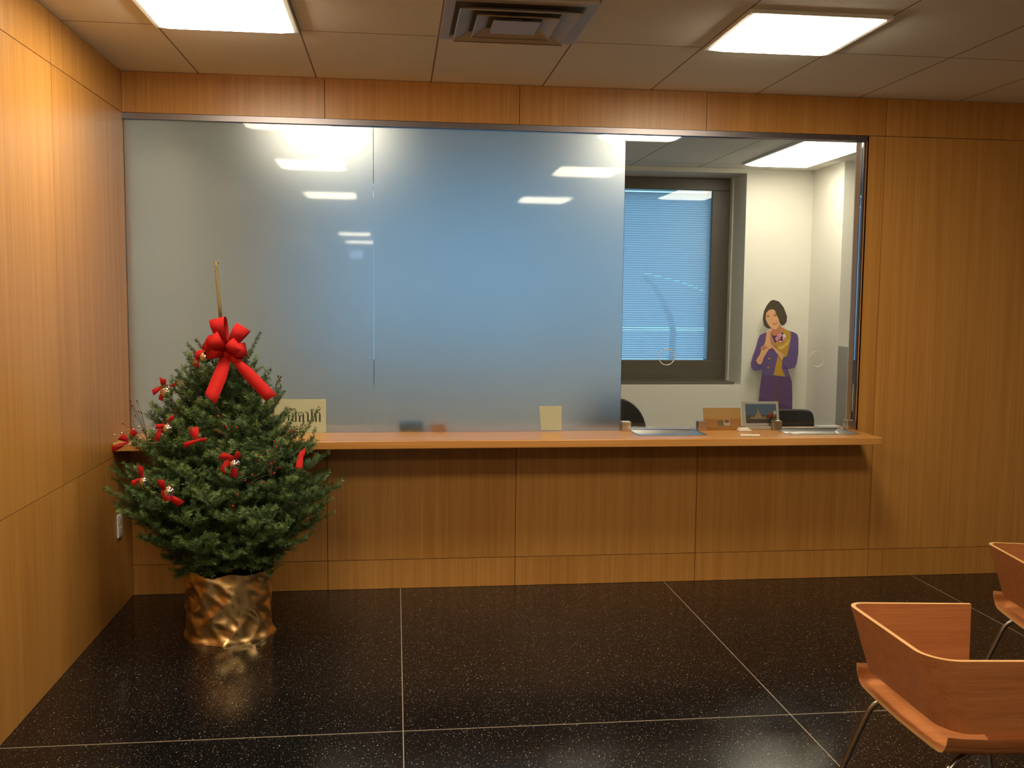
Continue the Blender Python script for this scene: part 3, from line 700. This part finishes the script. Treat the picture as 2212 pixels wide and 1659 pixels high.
def lobby_chair(loc, rz, label, group):
    t = empty('plywood_chair', loc, label, 'chair', group, rz)
    # back band: far arm (+y) -> back (-x) -> near arm (-y)
    hw, xb, xa = .247, -.28, .125
    W_ = dense(rounded([(xa, hw), (xb, hw), (xb, -hw), (xa, -hw)], [.045, .085]), .035)
    th = .0065; rowsO, rowsI = [], []
    n = len(W_); NT = 5
    zt_of = lambda p: .69 - .012*max(0, (p.x-xb)/(xa-xb))
    def low_of(p):
        if p.x > -.15: return .433
        return .485
    for k in range(NT+1):
        ro, ri = [], []
        for i, p in enumerate(W_):
            d = (W_[min(i+1, n-1)] - W_[max(i-1, 0)]).normalized(); nn = Vector((-d.y, d.x))   # left of travel
            nn = -nn if nn.dot(p - Vector((0, 0))) < 0 else nn
            zt, zb = zt_of(p), low_of(p)
            z = zt + (zb-zt)*k/NT
            back = max(0, min(1, (.03-p.x)/.3))
            q = Vector((p.x + .075*back*(.69-z)/.24, p.y*(1-.02*(.69-z)/.24)))
            ro.append((q.x+nn.x*th, q.y+nn.y*th, z)); ri.append((q.x-nn.x*th, q.y-nn.y*th, z))
        rowsO.append(ro); rowsI.append(ri)
    m = MB(); plate(m, rowsO, rowsI); m.build('back_band', [PLY, PLYEDGE], t, smooth=True, world=False)
    # seat sheet with sides turned up
    prof = [(-.272, .052), (-.268, .03), (-.255, .012), (-.235, .003), (-.2, 0), (-.1, -.004), (0, -.006), (.1, -.004), (.2, 0), (.235, .003), (.255, .012), (.268, .03), (.272, .052)]
    top, bot = [], []
    for x, dz, ws in ((-.235, .004, .98), (-.20, .0, .995), (-.1, -.006, 1), (.0, -.008, 1), (.1, -.004, 1), (.17, -.002, 1), (.215, -.01, .99), (.24, -.03, .98)):
        z0 = .432 + dz
        fl_ = 1 if x < .12 else max(0, 1-(x-.12)/.12)
        top.append([(x, y*ws, z0+h*fl_) for y, h in prof]); bot.append([(x, y*ws*.975, z0+h*fl_*.98-.011) for y, h in prof])
    m = MB(); plate(m, top, bot); m.build('seat', [PLY, PLYEDGE], t, smooth=True, world=False)
    for sy in (1, -1):
        for pts in ([(-.10, sy*.17, .402), (-.16, sy*.20,   .398), (-.20, sy*.215, .380), (-.265, sy*.235, .20), (-.33, sy*.25, .006)], [(.10, sy*.17, .402), (.15, sy*.20, .397), (.175, sy*.215, .378), (.21, sy*.24, .2), (.245, sy*.255, .006)]):
            pp = [Vector(q_) for q_ in pts]; pp = dense(pp, .02)
            for _ in range(3): pp = [pp[0]] + [(pp[i-1]+pp[i]*2+pp[i+1])/4 for i in range(1, len(pp)-1)] + [pp[-1]]
            lg_ = MB().tube(pp, .0085, 10).build('leg', LEGSTEEL, t, smooth=True, world=False)
            MB().tube([(pts[-1][0], pts[-1][1], 0), (pts[-1][0], pts[-1][1], .012)], .012, 10).build('foot_cap', BLACKP, lg_, world=False)
    MB().tube([(-.10, -.17, .402), (-.10, .17, .402)], .0085, 8).tube([(.10, -.17, .402), (.10, .17, .402)], .0085, 8).tube([(-.10, .1, .4015), (.10, .1, .4015)], .007, 8).build('under_frame', LEGSTEEL, t, world=False)
    return t
GC = 'bent plywood lobby chairs'
c1 = lobby_chair((1.685, -2.815, 0), math.radians(-1), 'bent plywood chair with steel legs in the foreground, nearest the camera', GC)
c2 = copy_thing(c1, (2.56, -2.155, 0), 'bent plywood chair at the right picture edge, behind the nearest chair', GC, math.radians(-9))

# ------------------------------------------------------------------ Christmas tree
TX, TYY = -.80, -.64
PROF = [(.33, .22), (.40, .30), (.5, .43), (.6, .50), (.7, .535), (.8, .51), (.9, .44), (1.0, .362), (1.12, .30), (1.22, .235), (1.30, .18), (1.38, .125), (1.5, .03)]
def radius(z):
    if z <= PROF[0][0]: return PROF[0][1]
    for (a, r0), (b, r1_) in zip(PROF, PROF[1:]):
        if z <= b: return r0 + (r1_-r0)*(z-a)/(b-a)
    return .02
tree = empty('christmas_tree', (TX, TYY, 0), 'small bushy fir Christmas tree in a pot wrapped in gold foil', 'tree')
# foil wrapped pot
m = MB(); NS, NR = 120, 44
vs = []
for j in range(NR+1):
    f = j/NR; z = .33*f
    for k in range(NS):
        a = 2*math.pi*k/NS
        r = .194 + .014*f + .016*math.exp(-(f/.07)**2)
        sh = a - 1.1*f
        q = Vector((math.cos(sh)*1.15, math.sin(sh)*1.15, f*.9)); q2 = Vector((math.cos(a+.8*f)*1.5, math.sin(a+.8*f)*1.5, f*2.4))
        wob = mnoise.noise(q*2.1 + Vector((5, 5, 5)))*.25
        fold = abs(mnoise.noise(q + Vector((3+wob, 1, 7)))) + .62*abs(mnoise.noise(q2*1.25 + Vector((1, 9, 2+wob)))) + .22*abs(mnoise.noise(q2*2.7 + Vector((8, 2, 4))))
        r += .014 - .038*fold
        zz = z + (.022*mnoise.noise(Vector((math.cos(a)*2, math.sin(a)*2, 2))) if j == NR else 0)
        vs.append((TX+r*math.cos(a), TYY+r*math.sin(a), max(zz, 0)))
fs = [(j*NS+k, j*NS+(k+1) % NS, (j+1)*NS+(k+1) % NS, (j+1)*NS+k) for j in range(NR) for k in range(NS)]
m.add(vs, fs)
m.build('foil_wrap', GOLD, tree, smooth='all')
MB().tube([(TX, TYY, .005), (TX, TYY, .30)], [.15, .175], 24).build('soil', plain('soil', (.03, .02, .014), .9, bump=.5), tree)
tops = px(476, 700, TYY)
trunk = [Vector((TX, TYY, .25)), Vector((TX+.005, TYY, .7)), Vector((TX-.005, TYY, 1.1)), Vector((tops.x, TYY, 1.5))]
MB().tube(trunk, [.026, .02, .012, .006], 10).build('trunk', BARK, tree, smooth=True)
ld = [px(u, v_, TYY) for u, v_ in ((477, 695), (474, 655), (470, 620), (468, 595), (467, 575), (467, 568))]
m = MB().tube(ld, [.0085, .0078, .007, .0064, .0058, .0066], 8)
for i in range(18):
    s = i/18*(len(ld)-1); k = int(s); p = ld[k].lerp(ld[k+1], s-k); a = i*2.4
    m.sphere(p + Vector((math.cos(a), math.sin(a), .3))*.0055, .0028, 6)
for dx in (-.006, .0, .007): m.sphere(ld[-1] + Vector((dx, 0, .001)), .0048, 6)
m.build('leader_shoot', LEADER, tree, smooth='all')
rng = np.random.default_rng(11)
NV, NF, NM = [], [], []; STEMS = MB(); cnt = 0
def needles(p0, p1, bend, dens, nl, pale):
    global cnt
    Ln = (p1-p0).length; n = max(6, int(Ln*dens)); ax = (p1-p0)/Ln
    s_ = rng.random(n)
    ctrl = (p0+p1)/2 + bend
    P0, P1, Cc = np.array(p0), np.array(p1), np.array(ctrl)
    t = s_[:, None]
    B = (1-t)**2*P0 + 2*t*(1-t)*Cc + t*t*P1
    Tn = 2*(1-t)*(Cc-P0) + 2*t*(P1-Cc); Tn /= np.linalg.norm(Tn, axis=1)[:, None]
    ref = np.array((0.13, .21, .97)) if abs(ax.z) < .9 else np.array((1., 0, 0))
    X = np.cross(Tn, ref); X /= np.linalg.norm(X, axis=1)[:, None]; Y = np.cross(X, Tn)
    th = rng.random(n)*2*np.pi
    rad = X*np.cos(th)[:, None] + Y*np.sin(th)[:, None]*.9
    l = nl*1.22*(.75+.5*rng.random(n))*np.where(s_ > .9, .85, 1)
    D = Tn*.55 + rad*.85
    tip = B + D*l[:, None]
    side = np.cross(D, rad); side /= (np.linalg.norm(side, axis=1)[:, None]+1e-9); side *= .0017
    mid = B + D*(l*.45)[:, None]
    V = np.stack([B, mid+side, tip, mid-side], 1).reshape(-1, 3)
    NV.append(V); k = np.arange(n)*4 + cnt
    NF.append(np.stack([k, k+1, k+2, k+3], 1)); NM.append(np.full(n, 1 if pale else 0)); cnt += n*4
    return lambda tt: Vector((1-tt)**2*P0 + 2*tt*(1-tt)*Cc + tt*tt*P1)
R3 = random.Random(21)
BACKLIM = -.345
def clampy(p):
    "keep off the ledge behind and the wall at the left"
    if p.y > BACKLIM: p.y = BACKLIM - R3.random()*.02
    if p.x < XL+.03: p.x = XL+.03
    return p
def branch(tip, zatt, lat=9):
    f = (zatt-.25)/1.25
    base = Vector((TX + (tops.x-TX)*max(0, f), TYY, zatt))
    Lb = (tip-base).length
    out = tip-base
    bend = Vector((0, 0, -.10*Lb))
    cv = needles(base.lerp(tip, .12), tip, bend, 800, .0165, False)
    STEMS.tube([cv(k/5) for k in range(6)], [.0042, .0036, .003, .0026, .0022, .0018], 5)
    sidev = Vector((0, 0, 1)).cross(out).normalized()
    for i in range(lat):
        t = .28 + .68*i/(lat-1)
        p = cv(t)
        ll = (.05 + .34*(1-t)*Lb)*R3.uniform(.8, 1.2)
        for sd in (-1, 1):
            fwd = out.normalized()
            d = (fwd*.75 + sidev*sd*R3.uniform(.55, .95) + Vector((0, 0, R3.uniform(.15, .85)))).normalized()
            e = clampy(p + d*ll)
            if (e-p).length < .02: continue
            c2_ = needles(p, e, Vector((0, 0, .06*ll)), 860, .0165, R3.random() < .45)
            if ll > .10:
                for tt, s2 in ((.4, -1), (.5, 1), (.7, -1), (.75, 1)):
                    pp = c2_(tt); d2_ = (d + sidev*sd*.3 + Vector((R3.uniform(-.6, .6), R3.uniform(-.6, .6), R3.uniform(-.1, .6)))*1.0).normalized()
                    e2 = clampy(pp + d2_*ll*.42)
                    if (e2-pp).length > .02: needles(pp, e2, Vector((0, 0, 0)), 820, .016, R3.random() < .5)
nb = 150; ga = 2.39996
for i in range(nb):
    f = (i+.5)/nb
    z = .37 + .98*f**1.12
    r = radius(z)*R3.uniform(.84, 1.02)
    a = i*ga + R3.uniform(-.2, .2)
    tip = Vector((TX + (tops.x-TX)*(z-.3) + r*math.cos(a), TYY + r*math.sin(a), z + R3.uniform(-.02, .02)))
    rise = (.17 + .3*r if z > 1.0 else .10 + .25*r) if z > .55 else .02+.1*(z-.37)
    zat = max(.30, z - rise*.9)
    if z < .5: zat = max(.34, .50-.3*f)
    branch(clampy(tip), zat, 8 if r > .3 else (6 if z < 1.12 else 4))
for i in range(22):
    a = i*2*math.pi/22 + R3.uniform(-.1, .1); r = R3.uniform(.19, .31)
    branch(clampy(Vector((TX + r*math.cos(a), TYY + r*math.sin(a), R3.uniform(.325, .385)))), R3.uniform(.46, .54), 6)
# shoots that stand out at the top of the crown
for (u0, v0), (u1, v1), y in (((520, 800), (562, 718), -.64), ((455, 800), (404, 742), -.66), ((470, 790), (423, 735), -.62), ((570, 880), (606, 815), -.62), ((580, 880), (608, 832), -.66),
                              ((410, 850), (350, 835), -.70), ((430, 830), (380, 828), -.68), ((440, 850), (413, 812), -.66), ((450, 840), (440, 803), -.7), ((640, 960), (690, 880), -.68), ((655, 985), (682, 925), -.7),
                              ((660, 1010), (712, 975), -.66), ((680, 1060), (738, 1050), -.64), ((330, 985), (285, 960), -.68), ((300, 1060), (243, 1032), -.64), ((310, 1090), (247, 1085), -.66), ((640, 1150), (720, 1105), -.68), ((400, 900), (367, 872), -.7), ((610, 935), (640, 890), -.7)):
    p0_, p1_ = px(u0, v0, y), px(u1, v1, y)
    needles(p0_, clampy(p1_), Vector((0, 0, -.006)), 1500, .0165, True)
V = np.concatenate(NV); Fc = np.concatenate(NF); Mi = np.concatenate(NM)
me = bpy.data.meshes.new('foliage'); me.vertices.add(len(V)); V = V - np.array((TX, TYY, 0)); me.vertices.foreach_set('co', V.ravel())
me.loops.add(len(Fc)*4); me.loops.foreach_set('vertex_index', Fc.ravel().astype(np.int32))
me.polygons.add(len(Fc)); me.polygons.foreach_set('loop_start', np.arange(len(Fc), dtype=np.int32)*4); me.polygons.foreach_set('loop_total', np.full(len(Fc), 4, np.int32))
me.materials.append(NEEDLE); me.materials.append(NEEDLE2); me.polygons.foreach_set('material_index', Mi.astype(np.int32)); me.update(); me.validate()
fo = bpy.data.objects.new('foliage', me); COL.objects.link(fo); fo.parent = tree
STEMS.build('branches', BARK, tree, smooth=True)

# ------------------------------------------------------------------ decorations on the tree
def front_y(u, v_, extra=.0):
    "depth of the crown's front under a photo position"
    y = TYY
    for _ in range(4):
        p = px(u, v_, y); r = radius(p.z)*.93; dx = p.x - (TX + (tops.x-TX)*max(0, p.z-.3))
        y = TYY - math.sqrt(max(.0025, r*r - dx*dx))
    return y - extra
def ribbon(mb, pts, wv, taper=None):
    A, B = [], []
    for i, p in enumerate(pts):
        k = taper[i] if taper else 1
        wd = wv[i] if isinstance(wv, list) else wv
        A.append(Vector(p)+wd*k*.5); B.append(Vector(p)-wd*k*.5)
    mb.sheet(A, B)
def loop(mb, c, ang, Ln, wd, tilt=0.0, fat=.42):
    d = Vector((math.cos(ang), tilt, math.sin(ang))).normalized(); wdir = Vector((-math.sin(ang), 0, math.cos(ang)))
    nrm = d.cross(wdir).normalized(); nrm = -nrm if nrm.y > 0 else nrm
    pts, tp = [], []
    for k in range(17):
        t = k/16; s = math.sin(math.pi*t)
        pts.append(c + d*Ln*s**.8 + nrm*fat*Ln*math.sin(2*math.pi*t)*.8 + nrm*.006); tp.append(.30+.70*s**.7)
    ribbon(mb, pts, wdir*wd, tp)
def tail(mb, pts, wd, w0=.6, notch=.35):
    "hanging ribbon end with a slanted cut"
    pts = [Vector(p) for p in pts]
    P = dense(pts, .02); n = len(P); A, B = [], []
    for _ in range(4): P = [P[0]] + [(P[i-1]+P[i]*2+P[i+1])/4 for i in range(1, n-1)] + [P[-1]]
    for i, p in enumerate(P):
        d = (P[min(i+1, n-1)] - P[max(i-1, 0)]).normalized(); wdir = d.cross(Vector((0, -1, 0))).normalized()
        k = wd*(w0+(1-w0)*min(1, i/n*2.2))*.5
        A.append(p+wdir*k); B.append(p-wdir*k)
    d = (P[-1]-P[-2]).normalized(); B[-1] = B[-1] + d*wd*notch; A[-1] = A[-1] - d*wd*notch*.2
    mb.sheet(A, B)
bc = px(491, 762, -.775)
bow = empty('ribbon_bow', bc, 'large red ribbon bow with two long tails at the top of the tree', 'bow')
for ang, Ln, wd, tl in ((104, .165, .070, -.05), (150, .115, .066, -.45), (175, .10, .062, -.7), (57, .145, .070, -.15), (12, .105, .064, -.6), (-28, .085, .056, -.5), (125, .12, .066, -.75), (38, .10, .064, -.85)):
    m = MB(); loop(m, bc, math.radians(ang), Ln, wd, tl); m.build('loop', RED, bow, smooth='all', solid=.0012, fix=False)
MB().sphere((bc.x, bc.y-.02, bc.z-.006), .017, 12, 0, (1.1, .8, 1.1)).build('knot', RED, bow, smooth='all')
m = MB(); tail(m, [px(488, 768, -.80), px(480, 800, -.86), px(468, 830, -.91), px(456, 858, -.95)], .062, .75, .45); m.build('tail', RED, bow, smooth='all', solid=.0012, fix=False)
m = MB(); tail(m, [px(496, 768, -.80), px(512, 783, -.84), px(535, 806, -.88), px(560, 832, -.92), px(584, 858, -.95)], .056, .35, .25); m.build('tail', RED, bow, smooth='all', solid=.0012, fix=False)
GB = 'silver baubles with red ribbons on the tree'
def bauble(u, v_, rpx, label, rib, extra=.015, y=None, lead=.006):
    y = front_y(u, v_, extra) if y is None else y
    c = px(u, v_, y); r = rpx/F*(y+CD)
    t = empty('bauble', c, label, 'ornament', GB)
    MB().sphere(c, r, 24).build('ball', SILVER, t, smooth='all')
    MB().tube([c+Vector((0, 0, r*.96)), c+Vector((0, 0, r*1.22))], r*.22, 10).build('cap', CHROME, t, smooth=True)
    MB().tube([c+Vector((0, 0, r*1.2)), c+Vector((r*.18, 0, r*1.55)), c+Vector((0, 0, r*1.75))], .0008, 5).build('hook', CHROME, t)
    m = MB()
    for pts, wd in rib:
        tail(m, [px(a, b, y+lead-.008*i) for i, (a, b) in enumerate(pts)], wd, .35, .3)
    o = m.build('ribbon', RED, t, smooth='all', solid=.001, fix=False)
    return t
bauble(444, 771, 13, 'silver bauble highest on the tree, just left of the big red bow', [([(444, 756), (432, 762), (424, 768)], .035), ([(428, 764), (427, 778), (423, 790)], .03), ([(446, 757), (454, 764), (458, 766)], .02)])
bauble(360, 847, 13, 'silver bauble hanging at the upper left end of a branch', [([(354, 838), (350, 828), (352, 819)], .03), ([(350, 834), (342, 840), (331, 848)], .026), ([(352, 838), (349, 852), (347, 864)], .02), ([(366, 835), (378, 829), (390, 827)], .016)], .0, -.70)
bauble(363, 926, 11, 'silver bauble at the left level with the counter ledge', [([(356, 918), (346, 918), (338, 922)], .022), ([(348, 922), (342, 934), (338, 950)], .026), ([(360, 914), (368, 905), (374, 900)], .02)], .02)
bauble(312, 1040, 11, 'silver bauble at the lower left, the one farthest left', [([(306, 1036), (300, 1024), (304, 1008)], .024), ([(302, 1034), (292, 1042), (286, 1044)], .022)], .025)
bauble(366, 1062, 13, 'lowest silver bauble, with a red ribbon crossing in front', [([(356, 1062), (348, 1052), (347, 1038)], .03), ([(362, 1070), (376, 1080), (390, 1088)], .034), ([(350, 1060), (356, 1072), (362, 1080)], .03)], .03, None, -.012)
bauble(507, 1003, 12, 'silver bauble with a red bow in the middle of the tree', [([(505, 990), (492, 988), (478, 984)], .034), ([(506, 992), (514, 986), (516, 980)], .030), ([(494, 990), (486, 1004), (482, 1018)], .032), ([(508, 996), (509, 1014), (505, 1028)], .034)], .03, None, -.004)
def ribbon_thing(strips, label, extra=.02):
    m = MB(); c = None
    for pts, wd in strips:
        P = [px(a, b, front_y(a, b, extra)) for a, b in pts]; c = c or P[0]
        tail(m, P, wd, .3, .3)
    o = m.build('ribbon', RED, smooth='all', solid=.001, fix=False); tag(o, label, 'ribbon', 'small loose red ribbons on the tree')
ribbon_thing([([(424, 950), (420, 938), (418, 925)], .045), ([(432, 950), (418, 954), (398, 962)], .022), ([(424, 950), (434, 952), (444, 950)], .02)], 'small red ribbon left of the tree middle, above the bauble with a bow')
ribbon_thing([([(650, 974), (648, 990), (646, 1010)], .030), ([(658, 968), (655, 980), (650, 986)], .022)], 'small red ribbon at the right side of the tree below the ledge')
ribbon_thing([([(282, 950), (284, 940), (290, 930)], .034), ([(280, 952), (270, 946), (262, 944)], .036), ([(278, 955), (262, 962), (243, 970)], .026)], 'red ribbon bow at far left of the tree, against the wood wall', .0)
GP = 'red berry sprigs on the tree'
def sprig(basepx, tips, label, red, extra=.02, y=None, rb=.0048):
    yy = front_y(*basepx, 0) + .04 if y is None else y
    b = px(*basepx, yy)
    t = empty('berry_sprig', b, label, 'sprig', GP)
    m = MB(); Bs = []
    for (u, v_) in tips:
        yt = (front_y(u, v_, extra) if y is None else y-.01); e = px(u, v_, yt)
        mid = (b+e)/2 + Vector((.25*(b.x-e.x), 0, .01))
        m.tube([b.lerp(mid, k/4).lerp(mid.lerp(e, k/4), k/4) for k in range(5)], .0010, 4); Bs.append(e)
    m.build('stem', TWIG, t)
    for e in Bs: MB().sphere(e, rb, 8).build('berry', BERRY if red else BERRYD, t, smooth='all')
sprig((320, 962), [(281, 865), (296, 866), (284, 876), (299, 889), (305, 891), (292, 898), (265, 915), (308, 930), (319, 953)], 'dark berry sprig sticking up at the left beside the wood wall', False, y=-.66, rb=.0042)
sprig((350, 930), [(379, 888), (366, 902), (340, 918), (352, 914)], 'berry sprig behind the bauble level with the ledge', True, y=-.74, rb=.0042)
sprig((590, 900), [(573, 810), (601, 812), (605, 821), (601, 813), (606, 857), (597, 866), (600, 870)], 'dark berry sprig sticking up at the upper right of the crown', False, y=-.68, rb=.0042)
sprig((585, 1030), [(592, 953), (597, 965), (561, 984), (590, 985), (598, 984), (586, 1002), (593, 998), (560, 995), (577, 975), (605, 1010)], 'red berry sprig right of the bauble with a bow', True)
sprig((535, 1050), [(523, 1024), (530, 1038), (545, 1026), (569, 1042), (593, 1022)], 'red berry sprig low in the middle, below the bauble with a bow', True)
sprig((505, 1110), [(513, 1069), (503, 1093)], 'lowest red berry sprig, two berries in the lower middle of the tree', True)
sprig((490, 950), [(471, 899), (489, 922), (511, 924), (473, 933)], 'red berry sprig in the upper middle under the bow tails', True)
sprig((640, 950), [(616, 922), (629, 933), (631, 930)], 'red berry sprig at the right by the ledge', True)
gd = empty('wire_garland', px(330, 940, -.72), 'silver beaded wire garland looping at the left side of the tree', 'garland')
m = MB(); beads = []
for pts in ([(247, 940), (262, 936), (280, 930), (300, 922), (318, 919), (333, 924), (340, 940), (338, 958)], [(250, 964), (275, 961), (300, 957), (325, 955), (345, 962), (358, 970), (372, 974), (390, 980), (405, 978)]):
    P = dense([px(u, v_, max(-.86, -.70-.0009*max(0, u-300))) for u, v_ in pts], .01)
    for _ in range(3): P = [P[0]] + [(P[i-1]+P[i]*2+P[i+1])/4 for i in range(1, len(P)-1)] + [P[-1]]
    m.tube(P, .0013, 5)
m.build('wire', CHROME, gd)
for u, v_ in ((247, 940), (263, 936), (289, 928), (300, 922), (333, 929), (281, 961), (345, 962), (359, 971), (368, 972), (404, 978), (386, 958)):
    MB().sphere(px(u, v_, max(-.87, -.71-.0009*max(0, u-300))), .0055, 8).build('bead', SILVER, gd, smooth='all')
